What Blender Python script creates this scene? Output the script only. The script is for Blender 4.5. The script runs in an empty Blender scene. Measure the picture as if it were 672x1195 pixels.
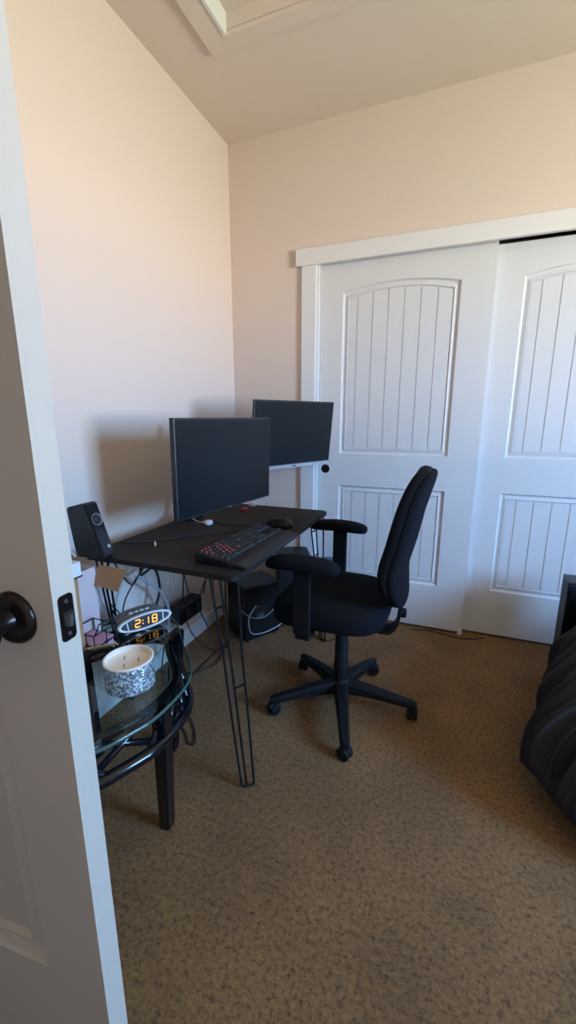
import bpy, bmesh, math, random
from mathutils import Vector, Matrix, noise
random.seed(7)
C = bpy.context.scene.collection
PI = math.pi

# ------------------------------------------------------------------ helpers
def mat(name, col, rough=.6, metal=0, spec=.5, bump=None, var=None, emit=None, coat=0):
    m = bpy.data.materials.new(name); m.use_nodes = True
    nt = m.node_tree; b = nt.nodes['Principled BSDF']
    b.inputs['Base Color'].default_value = (*col, 1)
    b.inputs['Roughness'].default_value = rough
    b.inputs['Metallic'].default_value = metal
    b.inputs['Specular IOR Level'].default_value = spec
    b.inputs['Coat Weight'].default_value = coat
    tc = nt.nodes.new('ShaderNodeTexCoord')
    if var:   # (scale, colour2, detail)
        n = nt.nodes.new('ShaderNodeTexNoise'); n.inputs['Scale'].default_value = var[0]; n.inputs['Detail'].default_value = var[2]
        r = nt.nodes.new('ShaderNodeValToRGB')
        r.color_ramp.elements[0].position = .35; r.color_ramp.elements[1].position = .65
        r.color_ramp.elements[0].color = (*col, 1); r.color_ramp.elements[1].color = (*var[1], 1)
        nt.links.new(tc.outputs['Object'], n.inputs['Vector']); nt.links.new(n.outputs['Fac'], r.inputs['Fac'])
        nt.links.new(r.outputs['Color'], b.inputs['Base Color'])
    if bump:  # (scale, strength, distance)
        n = nt.nodes.new('ShaderNodeTexNoise'); n.inputs['Scale'].default_value = bump[0]; n.inputs['Detail'].default_value = 3
        bp = nt.nodes.new('ShaderNodeBump'); bp.inputs['Strength'].default_value = bump[1]; bp.inputs['Distance'].default_value = bump[2]
        nt.links.new(tc.outputs['Object'], n.inputs['Vector']); nt.links.new(n.outputs['Fac'], bp.inputs['Height'])
        nt.links.new(bp.outputs['Normal'], b.inputs['Normal'])
    if emit:
        b.inputs['Emission Color'].default_value = (*emit[0], 1); b.inputs['Emission Strength'].default_value = emit[1]
    return m

def thin_glass(name, tint, refl=.08):
    m = bpy.data.materials.new(name); m.use_nodes = True
    nt = m.node_tree; nt.nodes.clear()
    o = nt.nodes.new('ShaderNodeOutputMaterial'); mx = nt.nodes.new('ShaderNodeMixShader')
    t = nt.nodes.new('ShaderNodeBsdfTransparent'); t.inputs['Color'].default_value = (*tint, 1)
    g = nt.nodes.new('ShaderNodeBsdfGlossy'); g.inputs['Roughness'].default_value = .02
    g.inputs['Color'].default_value = (1, 1, 1, 1)
    f = nt.nodes.new('ShaderNodeFresnel'); f.inputs['IOR'].default_value = 1.5
    ge = nt.nodes.new('ShaderNodeNewGeometry'); iv = nt.nodes.new('ShaderNodeMath'); iv.operation = 'SUBTRACT'; iv.inputs[0].default_value = 1
    ml = nt.nodes.new('ShaderNodeMath'); ml.operation = 'MULTIPLY'
    nt.links.new(ge.outputs['Backfacing'], iv.inputs[1]); nt.links.new(iv.outputs[0], ml.inputs[0]); nt.links.new(f.outputs['Fac'], ml.inputs[1])
    nt.links.new(ml.outputs[0], mx.inputs['Fac']); nt.links.new(t.outputs[0], mx.inputs[1]); nt.links.new(g.outputs[0], mx.inputs[2])
    nt.links.new(mx.outputs[0], o.inputs['Surface'])
    return m

def carpet_mat():
    m = mat('carpet', (.3, .22, .14), 1, spec=.1); nt = m.node_tree; b = nt.nodes['Principled BSDF']
    tc = nt.nodes.new('ShaderNodeTexCoord')
    n1 = nt.nodes.new('ShaderNodeTexNoise'); n1.inputs['Scale'].default_value = 75; n1.inputs['Detail'].default_value = 9
    n1.inputs['Roughness'].default_value = .85
    n2 = nt.nodes.new('ShaderNodeTexNoise'); n2.inputs['Scale'].default_value = 3.5; n2.inputs['Detail'].default_value = 3
    n3 = nt.nodes.new('ShaderNodeTexNoise'); n3.inputs['Scale'].default_value = 120; n3.inputs['Detail'].default_value = 7; n3.inputs['Roughness'].default_value = .7
    for n in (n1, n2, n3): nt.links.new(tc.outputs['Object'], n.inputs['Vector'])
    r = nt.nodes.new('ShaderNodeValToRGB')
    e = r.color_ramp.elements; e[0].position = .39; e[1].position = .60
    e[0].color = (.032, .015, .006, 1); e[1].color = (.34, .175, .062, 1)
    e2 = r.color_ramp.elements.new(.46); e2.color = (.205, .103, .033, 1)
    nt.links.new(n1.outputs['Fac'], r.inputs['Fac'])
    r2 = nt.nodes.new('ShaderNodeValToRGB'); r2.color_ramp.elements[0].position = .38; r2.color_ramp.elements[1].position = .64
    r2.color_ramp.elements[0].color = (.82, .81, .80, 1); r2.color_ramp.elements[1].color = (1.1, 1.08, 1.05, 1)
    nt.links.new(n2.outputs['Fac'], r2.inputs['Fac'])
    mx = nt.nodes.new('ShaderNodeMix'); mx.data_type = 'RGBA'; mx.blend_type = 'MULTIPLY'; mx.inputs[0].default_value = 1
    nt.links.new(r.outputs[0], mx.inputs[6]); nt.links.new(r2.outputs[0], mx.inputs[7])
    nt.links.new(mx.outputs[2], b.inputs['Base Color'])
    bp = nt.nodes.new('ShaderNodeBump'); bp.inputs['Strength'].default_value = .9; bp.inputs['Distance'].default_value = .012
    nt.links.new(n3.outputs['Fac'], bp.inputs['Height']); nt.links.new(bp.outputs[0], b.inputs['Normal'])
    b.inputs['Sheen Weight'].default_value = .15
    return m

def link(name, bm, m, parent=None, smooth=False, loc=None):
    me = bpy.data.meshes.new(name)
    bmesh.ops.recalc_face_normals(bm, faces=bm.faces)
    bm.to_mesh(me); bm.free()
    if smooth:
        for p in me.polygons: p.use_smooth = True
        if smooth == 'auto':
            me.set_sharp_from_angle(angle=math.radians(38))
    me.materials.append(m)
    o = bpy.data.objects.new(name, me); C.objects.link(o)
    if parent: o.parent = parent
    if loc: o.location = loc
    return o

def BM(): return bmesh.new()
def xf(bm, vs, M):
    for v in vs: v.co = M @ v.co
def box(bm, a, b, bev=0, seg=2, M=None):
    r = bmesh.ops.create_cube(bm, size=1)
    vs = r['verts']
    for v in vs:
        v.co = Vector([(a[i] + b[i]) / 2 + v.co[i] * (b[i] - a[i]) for i in range(3)])
    if bev:
        es = list({e for v in vs for e in v.link_edges})
        rr = bmesh.ops.bevel(bm, geom=es, offset=bev, segments=seg, affect='EDGES', profile=.5)
        vs = list({v for f in rr['faces'] for v in f.verts} | {v for v in vs if v.is_valid})
    if M:
        xf(bm, vs, M)
    return vs
def rbox(bm, a, b, M, bev=0, seg=2):
    t = bmesh.new(); box(t, a, b, bev, seg); t.transform(M)
    me = bpy.data.meshes.new('t'); t.to_mesh(me); t.free(); bm.from_mesh(me); bpy.data.meshes.remove(me)
def catmull(pts, n=8):
    P = [Vector(p) for p in pts]
    if len(P) < 3: return P
    P = [2 * P[0] - P[1]] + P + [2 * P[-1] - P[-2]]
    out = []
    for i in range(1, len(P) - 2):
        for k in range(n):
            t = k / n; a, b, c, d = P[i - 1], P[i], P[i + 1], P[i + 2]
            out.append(.5 * ((2 * b) + (c - a) * t + (2 * a - 5 * b + 4 * c - d) * t * t + (3 * b - a - 3 * c + d) * t ** 3))
    out.append(P[-2]); return out
def tube(bm, pts, r, seg=8, closed=False, smooth_n=0, flat=1.0):
    P = catmull(pts, smooth_n) if smooth_n else [Vector(p) for p in pts]
    n = len(P); rings = []
    up = None
    for i, p in enumerate(P):
        if closed: d = (P[(i + 1) % n] - P[i - 1])
        else: d = P[min(i + 1, n - 1)] - P[max(i - 1, 0)]
        d.normalize()
        if up is None:
            up = Vector((0, 0, 1)) if abs(d.z) < .9 else Vector((1, 0, 0))
        s = d.cross(up); s.normalize(); up = s.cross(d); up.normalize()
        rr = r[i] if isinstance(r, (list, tuple)) else r
        rings.append([bm.verts.new(p + (s * math.cos(a) + up * math.sin(a) * flat) * rr) for a in [2 * PI * k / seg for k in range(seg)]])
    m = n if closed else n - 1
    for i in range(m):
        A, B = rings[i], rings[(i + 1) % n]
        for k in range(seg):
            bm.faces.new((A[k], A[(k + 1) % seg], B[(k + 1) % seg], B[k]))
    if not closed:
        bm.faces.new(rings[0]); bm.faces.new(rings[-1])
def lathe(bm, prof, seg=32, M=None, sx=1, sy=1):
    rings = []
    for (r, z) in prof:
        if r < 1e-6: rings.append([bm.verts.new((0, 0, z))])
        else: rings.append([bm.verts.new((r * math.cos(2 * PI * k / seg) * sx, r * math.sin(2 * PI * k / seg) * sy, z)) for k in range(seg)])
    for A, B in zip(rings, rings[1:]):
        for k in range(seg):
            k2 = (k + 1) % seg
            if len(A) == 1 and len(B) == 1: continue
            if len(A) == 1: bm.faces.new((A[0], B[k], B[k2]))
            elif len(B) == 1: bm.faces.new((A[k], A[k2], B[0]))
            else: bm.faces.new((A[k], A[k2], B[k2], B[k]))
    if M: xf(bm, [v for R in rings for v in R], M)
def sellip(bm, c, s, e1=.5, e2=.5, nu=36, nv=18, M=None, fn=None):
    """superellipsoid; e near 0 = boxy, 1 = round. e1 vertical profile, e2 plan"""
    def pw(v, e): return math.copysign(abs(v) ** e, v)
    vs = []
    rings = []
    for j in range(nv + 1):
        ph = -PI / 2 + PI * j / nv
        if j in (0, nv): ring = [bm.verts.new((0, 0, math.copysign(1, ph)))]
        else: ring = [bm.verts.new((pw(math.cos(ph), e1) * pw(math.cos(t), e2), pw(math.cos(ph), e1) * pw(math.sin(t), e2), pw(math.sin(ph), e1))) for t in [2 * PI * k / nu for k in range(nu)]]
        rings.append(ring)
    for A, B in zip(rings, rings[1:]):
        for k in range(nu):
            k2 = (k + 1) % nu
            if len(A) == 1: bm.faces.new((A[0], B[k2], B[k]))
            elif len(B) == 1: bm.faces.new((A[k], A[k2], B[0]))
            else: bm.faces.new((A[k], A[k2], B[k2], B[k]))
    for R in rings:
        for v in R:
            p = Vector((v.co.x * s[0], v.co.y * s[1], v.co.z * s[2]))
            if fn: p = fn(p)
            v.co = (M @ p if M else p) + Vector(c)
def prism(bm, poly, z0, z1, M=None):
    a = [bm.verts.new((p[0], p[1], z0)) for p in poly]; b = [bm.verts.new((p[0], p[1], z1)) for p in poly]
    n = len(poly)
    bm.faces.new(a[::-1]); bm.faces.new(b)
    for i in range(n): bm.faces.new((a[i], a[(i + 1) % n], b[(i + 1) % n], b[i]))
    if M: xf(bm, a + b, M)
def T(x=0, y=0, z=0): return Matrix.Translation((x, y, z))
def RX(a): return Matrix.Rotation(a, 4, 'X')
def RY(a): return Matrix.Rotation(a, 4, 'Y')
def RZ(a): return Matrix.Rotation(a, 4, 'Z')
def thing(name, label, cat, loc=(0, 0, 0), rz=0, group=None):
    o = bpy.data.objects.new(name, None); C.objects.link(o)
    o.location = loc; o.rotation_euler = (0, 0, rz); o['label'] = label; o['category'] = cat
    o.empty_display_size = .1
    if group: o['group'] = group
    return o
def tag(o, label, cat, group=None):
    o['label'] = label; o['category'] = cat
    if group: o['group'] = group
    return o
def struct(name, bm, m, parent=None, smooth=False):
    o = link(name, bm, m, parent, smooth)
    if not parent: o['kind'] = 'structure'
    return o

# ------------------------------------------------------------------ materials
M_wall = mat('wall_paint', (.71, .588, .515), .85, spec=.2, bump=(60, .12, .004))
M_ceil = mat('ceiling_paint', (.76, .64, .56), .9, spec=.15, bump=(70, .15, .004))
M_white = mat('white_trim_paint', (.74, .73, .73), .42, spec=.4)
M_door = mat('white_door_paint', (.68, .67, .67), .45, spec=.4, bump=(90, .06, .002))
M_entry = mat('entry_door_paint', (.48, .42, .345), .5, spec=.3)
M_carpet = carpet_mat()
M_black = mat('black_plastic', (.006, .006, .007), .45, spec=.35)
M_blackm = mat('black_metal', (.012, .012, .016), .32, metal=.3)
M_bronze = mat('dark_bronze', (.022, .014, .012), .28, metal=.7)
M_bolt = mat('bronze_bolt', (.10, .095, .09), .45, metal=.6)
M_fabric = mat('black_fabric', (.007, .007, .010), .95, spec=.12, bump=(700, .4, .001))
M_chairp = mat('chair_plastic', (.0045, .005, .0065), .65, spec=.25)
M_desk = mat('desk_laminate', (.014, .012, .012), .6, spec=.25, bump=(300, .15, .001), var=(40, (.019, .016, .015), 3))
M_edge = mat('desk_edge', (.015, .016, .02), .4)
M_screen = mat('screen_matte', (.006, .008, .011), .36, spec=.22)
M_bezel = mat('bezel_plastic', (.014, .015, .017), .4)
M_silver = mat('silver_plastic', (.45, .47, .52), .35, metal=.3)
M_key = mat('keycap_plastic', (.022, .022, .024), .5)
M_red = mat('red_backlight', (.4, .02, .02), .5, emit=((1, .08, .12), .55))
M_redl = mat('red_label', (.35, .015, .02), .5)
M_wplast = mat('white_plastic', (.72, .72, .74), .4)
M_cable = mat('cable_rubber', (.012, .012, .014), .5)
M_clearc = mat('clear_cable', (.42, .47, .52), .35)
M_greyc = mat('grey_cable', (.22, .22, .24), .4)
M_card = mat('kraft_cardboard', (.40, .22, .11), .9, spec=.1, bump=(120, .1, .002))
M_cardw = mat('printed_cardboard', (.62, .52, .50), .7, spec=.2, var=(9, (.60, .46, .45), 2))
M_glass = thin_glass('table_glass', (.80, .88, .85))
M_gedge = mat('glass_edge', (.04, .10, .09), .15, spec=.7)
M_lacq = mat('black_lacquer', (.004, .005, .008), .18, spec=.45, coat=.15)
M_clockb = mat('clock_shell', (.24, .22, .20), .4)
M_clockw = mat('clock_bezel', (.80, .78, .74), .35)
M_clockf = mat('clock_face', (.015, .012, .016), .2)
M_digit = mat('amber_digit', (1, .5, .05), .5, emit=((1, .36, .015), 1.6))
M_wax = mat('candle_wax', (.85, .74, .62), .5)
M_wick = mat('candle_wick', (.12, .07, .05), .9)
M_gold = mat('gold_braid', (.50, .36, .16), .4, metal=.5)
M_comf = mat('comforter_cloth', (.030, .028, .030), .9, spec=.15, bump=(500, .3, .001))
M_matt = mat('mattress_ticking', (.5, .5, .5), .9)
M_pink = mat('pink_paper', (.55, .28, .36), .8)
M_blueg = mat('blue_grey_plastic', (.05, .08, .13), .5)

def mosaic_mat():
    m = mat('mosaic_glass', (.45, .5, .55), .18, metal=.35); nt = m.node_tree; b = nt.nodes['Principled BSDF']
    tc = nt.nodes.new('ShaderNodeTexCoord'); v = nt.nodes.new('ShaderNodeTexVoronoi'); v.inputs['Scale'].default_value = 170
    nt.links.new(tc.outputs['Object'], v.inputs['Vector'])
    r = nt.nodes.new('ShaderNodeValToRGB')
    e = r.color_ramp.elements; e[0].position = .15; e[0].color = (.17, .20, .22, 1); e[1].position = .85; e[1].color = (.70, .80, .86, 1)
    e2 = e.new(.5); e2.color = (.34, .37, .38, 1)
    s = nt.nodes.new('ShaderNodeSeparateColor'); nt.links.new(v.outputs['Color'], s.inputs[0])
    nt.links.new(s.outputs[0], r.inputs['Fac']); nt.links.new(r.outputs[0], b.inputs['Base Color'])
    bp = nt.nodes.new('ShaderNodeBump'); bp.inputs['Strength'].default_value = .8; bp.inputs['Distance'].default_value = .003
    nt.links.new(v.outputs['Distance'], bp.inputs['Height']); nt.links.new(bp.outputs[0], b.inputs['Normal'])
    return m
M_mosaic = mosaic_mat()

# ------------------------------------------------------------------ room shell
H = 2.714; RX1 = 3.9; FY = -3.2
DZ0, DZ1 = -3.05, -2.135        # doorway (y range) in the left wall
WY0, WY1, WZ0, WZ1 = -2.12, -1.16, .95, 2.12   # window in right wall
CX0, CX1 = .531, 2.33
bm = BM(); box(bm, (-1.4, FY - .12, -.06), (RX1 + .12, .9, 0)); struct('floor', bm, M_carpet)
# ceiling with attic hatch recess
hx0, hx1, hy0, hy1 = .337, 1.10, -1.40, -.626
bm = BM()
box(bm, (-1.4, FY - .12, H), (hx0, .9, H + .1)); box(bm, (hx1, FY - .12, H), (RX1 + .12, .9, H + .1))
box(bm, (hx0, hy1, H), (hx1, .9, H + .1)); box(bm, (hx0, FY - .12, H), (hx1, hy0, H + .1))
struct('ceiling', bm, M_ceil)
bm = BM(); box(bm, (hx0 - .002, hy0, H + .055), (hx1 + .002, hy1, H + .07)); struct('trim_1', bm, M_ceil)
w_ = .09
bm = BM()
for a, b in (((hx0 - w_, hy0 - w_), (hx0, hy1 + w_ * .75)), ((hx1, hy0 - w_), (hx1 + w_, hy1 + w_ * .75)), ((hx0, hy1), (hx1, hy1 + w_ * .75)), ((hx0, hy0 - w_), (hx1, hy0))):
    box(bm, (a[0], a[1], H - .016), (b[0], b[1], H + .001))
struct('trim_2', bm, M_ceil)
bm = BM()   # bright inner stop of the hatch
box(bm, (hx0, hy0, H - .020), (hx0 + .012, hy1, H + .055)); box(bm, (hx1 - .012, hy0, H - .02), (hx1, hy1, H + .055))
box(bm, (hx0 + .012, hy0, H + .0), (hx1 - .012, hy0 + .012, H + .055))
struct('trim_3', bm, M_white)

bm = BM()
box(bm, (-.12, DZ1, 0), (0, .12, H)); box(bm, (-.12, FY, 0), (0, DZ0, H)); box(bm, (-.12, DZ0, 2.07), (0, DZ1, H))
struct('wall_left', bm, M_wall)
bm = BM()
box(bm, (0, 0, 0), (CX0, .12, H)); box(bm, (CX1, 0, 0), (RX1, .12, H)); box(bm, (CX0, 0, 2.10), (CX1, .12, H))
struct('wall_back', bm, M_wall)
bm = BM(); box(bm, (CX0 - .1, .78, 0), (CX1 + .1, .86, H)); box(bm, (CX0 - .1, .12, 0), (CX0 - .02, .78, H)); box(bm, (CX1 + .02, .12, 0), (CX1 + .1, .78, H))
struct('wall_closet', bm, M_wall)
bm = BM()
box(bm, (RX1, FY, 0), (RX1 + .12, WY0, H)); box(bm, (RX1, WY1, 0), (RX1 + .12, .12, H))
box(bm, (RX1, WY0, 0), (RX1 + .12, WY1, WZ0)); box(bm, (RX1, WY0, WZ1), (RX1 + .12, WY1, H))
struct('wall_right', bm, M_wall)
bm = BM(); box(bm, (-.12, FY - .12, 0), (RX1 + .12, FY, H)); struct('wall_front', bm, M_wall)
bm = BM()   # hallway beyond the doorway
box(bm, (-1.4, FY, 0), (-1.3, DZ1 + .6, H)); box(bm, (-1.4, DZ1 + .5, 0), (-.12, DZ1 + .6, H)); box(bm, (-1.4, FY - .12, 0), (-.12, FY, H))
struct('wall_hall', bm, M_wall)

# baseboards
bm = BM(); box(bm, (0, DZ1 + .07, 0), (.012, 0, .085), .003); struct('baseboard_left', bm, M_white)
bm = BM(); box(bm, (.012, -.012, 0), (.447, 0, .085), .003); box(bm, (CX1 + .084, -.012, 0), (RX1, 0, .085), .003); struct('baseboard_back', bm, M_white)
bm = BM(); box(bm, (RX1 - .012, FY, 0), (RX1, -.012, .085), .003); struct('baseboard_right', bm, M_white)
# closet casing
bm = BM(); box(bm, (.447, -.018, 0), (CX0, 0, 2.045), .002); box(bm, (CX1, -.018, 0), (CX1 + .084, 0, 2.045), .002); struct('trim_4', bm, M_white)
bm = BM(); box(bm, (.4139, -.024, 2.045), (CX1 + .117, 0, 2.129), .002); struct('trim_5', bm, M_white)
bm = BM(); box(bm, (CX0, 0, 0), (CX0 + .012, .12, 2.10)); box(bm, (CX1 - .012, 0, 0), (CX1, .12, 2.10)); struct('trim_6', bm, M_white)
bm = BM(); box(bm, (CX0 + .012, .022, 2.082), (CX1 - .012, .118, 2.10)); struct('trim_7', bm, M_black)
# entry door jamb + casing
bm = BM(); box(bm, (-.12, DZ1 - .02, 0), (0.0, DZ1, 2.07)); box(bm, (-.12, DZ0, 0), (0, DZ0 + .02, 2.07)); box(bm, (-.12, DZ0 + .02, 2.05), (0, DZ1 - .02, 2.07))
box(bm, (0, DZ1 - .01, 0), (.014, DZ1 + .065, 2.13)); box(bm, (0, DZ0 - .065, 0), (.014, DZ0 + .01, 2.13)); box(bm, (0, DZ0 + .01, 2.055), (.014, DZ1 - .01, 2.13))
struct('trim_8', bm, M_white)

# panelled door: front face in xz plane at y = 0 looking to -y, thickness +y
def panel_outline(x0, x1, z0, z1, rise, ins=0, n=18):
    """rise > 0: arched top with crown rise; ins shrinks"""
    a, b, c, d = x0 + ins, x1 - ins, z0 + ins, z1 - ins * (1.0 if rise else 1.0)
    pts = [(a, c), (b, c)]
    if rise:
        for i in range(n + 1):
            t = i / n; x = b + (a - b) * t; u = 2 * t - 1
            pts.append((x, d + rise * (1 - u * u)))
    else: pts += [(b, d), (a, d)]
    return pts
def panel_door(bm, x0, x1, z0, z1, th, panels, planks=True, groove0=.045, pitch=.083, back=True):
    outer = [(x0, z0), (x1, z0), (x1, z1), (x0, z1)]
    ov = [bm.verts.new((x, 0, z)) for x, z in outer]
    edges = [bm.edges.new((ov[i], ov[(i + 1) % 4])) for i in range(4)]
    prof = [(0, 0), (.005, .010), (.011, .013), (.030, .006), (.035, .0135)]
    for (a, b, c, d, rise) in panels:
        loops = []
        for ins, dep in prof:
            loops.append([bm.verts.new((x, dep, z)) for x, z in panel_outline(a, b, c, d, rise, ins)])
        n = len(loops[0])
        edges += [bm.edges.new((loops[0][i], loops[0][(i + 1) % n])) for i in range(n)]
        for A, B in zip(loops, loops[1:]):
            for i in range(n): bm.faces.new((A[i], A[(i + 1) % n], B[(i + 1) % n], B[i]))
        ins, dep = prof[-1]
        fa, fb, fc, fd = a + ins, b - ins, c + ins, d - ins
        def top(x):
            t = (fb - x) / (fb - fa); u = 2 * t - 1
            return fd + rise * (1 - u * u)
        bm.faces.new(loops[-1])
        if planks:   # raised planks with V gaps between, in front of the recessed field
            gs = [fa + .0005]
            x = a + .034 + groove0
            while x < fb - .02: gs += [x - .0022, x + .0022]; x += pitch
            gs.append(fb - .0005)
            for i in range(0, len(gs), 2):
                l, r = gs[i], gs[i + 1]; k = 4
                fr = []; bk = []
                xs = [l + (r - l) * j / k for j in range(k + 1)]
                path = [(l, fc + .0005), (r, fc + .0005)] + [(q, top(q) - .0005) for q in reversed(xs)]
                fr = [bm.verts.new((q, dep - .0035, z)) for q, z in path]; bk = [bm.verts.new((q, dep + .0001, z)) for q, z in path]
                bm.faces.new(fr)
                for j in range(len(fr)): bm.faces.new((fr[j], fr[(j + 1) % len(fr)], bk[(j + 1) % len(fr)], bk[j]))
    bmesh.ops.triangle_fill(bm, edges=edges, use_beauty=True)
    bv = [bm.verts.new((x, th, z)) for x, z in outer]
    bm.faces.new(bv)
    for i in range(4): bm.faces.new((ov[i], ov[(i + 1) % 4], bv[(i + 1) % 4], bv[i]))

def closet_door(name, x0, x1, ytop, y, xl, xr):
    bm = BM()
    panel_door(bm, x0, x1, .014, ytop, .035, [(xl, xr, 1.026, 1.9025, .035), (xl, xr, .2764, .8366, 0)])
    bm.transform(T(0, y, 0))
    return struct(name, bm, M_door)
d1 = closet_door('door_1', .545, 1.427, 2.074, .03, .6739, 1.2755)
d2 = closet_door('door_2', 1.415, 2.315, 2.051, .0706, 1.558, 2.16)
bm = BM(); lathe(bm, [(0, -.002), (.017, -.002), (.019, -.004), (.021, -.004), (.023, -.003), (.026, 0), (.026, .001), (0, .001)], 32, T(.590, .03, .933) @ RX(-PI / 2) @ Matrix.Scale(-1, 4, (0, 0, 1)))
link('finger_pull', bm, M_bronze, d1, 'auto')
bm = BM(); box(bm, (1.405, .022, 0.001), (1.432, .118, .02), .003); box(bm, (1.412, .012, 0.001), (1.425, .03, .035), .003)
o = struct('trim_9', bm, M_wplast)

# entry door: hinge near the left wall, opened into the room
HGX, HGY = .818, -2.018          # room-side free edge corner (far side)
ang = math.radians(5.1)
dx = Vector((-math.cos(ang), -math.sin(ang), 0)); dn = Vector((dx.y * -1, dx.x, 0))  # dn: towards camera side
dn = Vector((math.sin(ang), -math.cos(ang), 0))
# local frame: x runs from hinge (0) to free edge (.77), -y faces the camera
W_ = .865
E0 = Vector((.8932, -2.0933, 0))      # free edge, camera-side corner
Md = Matrix(((-dx.x, -dn.x, 0, E0.x + dx.x * W_), (-dx.y, -dn.y, 0, E0.y + dx.y * W_), (0, 0, 1, 0), (0, 0, 0, 1)))
bm = BM()
panel_door(bm, 0, W_, .012, 2.045, .035, [(.12, W_ - .107, 1.15, 1.88, .035), (.12, W_ - .107, .405, .90, 0)], planks=False)
bm.transform(Md)
d3 = struct('door_3', bm, M_entry)
kz = 1.003
bm = BM()
lathe(bm, [(0, .0), (.0335, 0), (.0335, .003), (.031, .007), (.026, .009), (.014, .010), (.0125, .014), (.0115, .022), (.013, .030), (.022, .036), (.0275, .044), (.0285, .052), (.026, .061), (.018, .067), (0, .069)], 48, RX(PI / 2))
bm.transform(Md @ T(W_ - .061, 0, kz)); link('door_knob', bm, M_bronze, d3, 'auto')
bm = BM(); box(bm, (-.0015, .0065, -.029), (.0012, .0285, .029), .0)
# rounded plate corners
bm.free(); bm = BM()
pl = []
for cx, cy, a0 in ((.0055, .024, 0), (-.0055, .024, 90), (-.0055, -.024, 180), (.0055, -.024, 270)):
    for k in range(6):
        a = math.radians(a0 + 18 * k); pl.append((cx + .0055 * math.cos(a), cy + .0055 * math.sin(a)))
prism(bm, pl, 0, .0014)
bm.transform(Md @ T(W_, .0175, kz) @ Matrix(((0, 0, 1, 0), (1, 0, 0, 0), (0, 1, 0, 0), (0, 0, 0, 1))))
lp = link('latch_plate', bm, M_bronze, d3)
bm = BM()
bp = [(-.007, 0), (.006, 0), (.006, .004), (-.002, .011), (-.007, .0115)]
prism(bm, bp, -.0075, .0075, None); bm.transform(Md @ T(W_, .0175, kz) @ RX(0) @ Matrix(((0, 1, 0, 0), (1, 0, 0, 0), (0, 0, 1, 0), (0, 0, 0, 1))))
link('latch_bolt', bm, M_bolt, lp)
bm = BM()
for z in (.021, -.021): lathe(bm, [(0, 0), (.0028, 0), (.002, .0016), (0, .0017)], 12, Md @ T(W_ + .0012, .0175, kz + z) @ RY(PI / 2))
link('latch_screw', bm, M_bolt, lp)
bm = BM()
for z in (.25, 1.02, 1.82): lathe(bm, [(0, -.045), (.006, -.045), (.006, .045), (0, .045)], 12, Md @ T(-.004, .041, z))
link('hinge', bm, M_bronze, d3)

# window
bm = BM()
for a, b in (((RX1 - .016, WY0 - .07, WZ0 - .07), (RX1, WY0, WZ1 + .07)), ((RX1 - .016, WY1, WZ0 - .07), (RX1, WY1 + .07, WZ1 + .07)), ((RX1 - .016, WY0, WZ1), (RX1, WY1, WZ1 + .07)), ((RX1 - .016, WY0, WZ0 - .07), (RX1, WY1, WZ0))): box(bm, a, b, .002)
win = struct('window_1', bm, M_white)
bm = BM(); fx0, fx1 = RX1 + .05, RX1 + .09
for a, b in (((WY0, WZ0), (WY0 + .045, WZ1)), ((WY1 - .045, WZ0), (WY1, WZ1)), ((WY0 + .045, WZ0), (WY1 - .045, WZ0 + .045)), ((WY0 + .045, WZ1 - .045), (WY1 - .045, WZ1)), ((-1.66, WZ0 + .045), (-1.62, WZ1 - .045))):
    box(bm, (fx0, a[0], a[1]), (fx1, b[0], b[1]), .003)
link('window_frame', bm, M_white, win)
bm = BM(); box(bm, (RX1 + .066, WY0 + .04, WZ0 + .04), (RX1 + .07, -1.655, WZ1 - .04)); link('pane', bm, thin_glass('window_glass', (.98, 1, .99)), win)
bm = BM(); box(bm, (RX1 + .066, -1.625, WZ0 + .04), (RX1 + .07, WY1 - .04, WZ1 - .04)); link('pane', bm, bpy.data.materials['window_glass'], win)

# ------------------------------------------------------------------ desk
DX0, DX1, DY0, DY1, DT, DU = .13, .73, -1.368, -.388, .77, .752
desk = thing('desk', 'black rectangular desk on four wire hairpin legs against the left wall', 'desk', (.43, -.878, 0))
dl = Vector((-.43, .878, 0))
def rrect(x0, x1, y0, y1, r, n=6):
    p = []
    for cx, cy, a0 in ((x1 - r, y1 - r, 0), (x0 + r, y1 - r, 90), (x0 + r, y0 + r, 180), (x1 - r, y0 + r, 270)):
        for k in range(n + 1):
            a = math.radians(a0 + 90 * k / n); p.append((cx + r * math.cos(a), cy + r * math.sin(a)))
    return p
bm = BM(); prism(bm, rrect(DX0, DX1, DY0, DY1, .022), DU, DT); bm.transform(Matrix.Translation(dl))
bmesh.ops.bevel(bm, geom=[e for e in bm.edges if abs(e.verts[0].co.z - e.verts[1].co.z) < 1e-5], offset=.003, segments=2, affect='EDGES')
link('desktop', bm, M_desk, desk)
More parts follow.
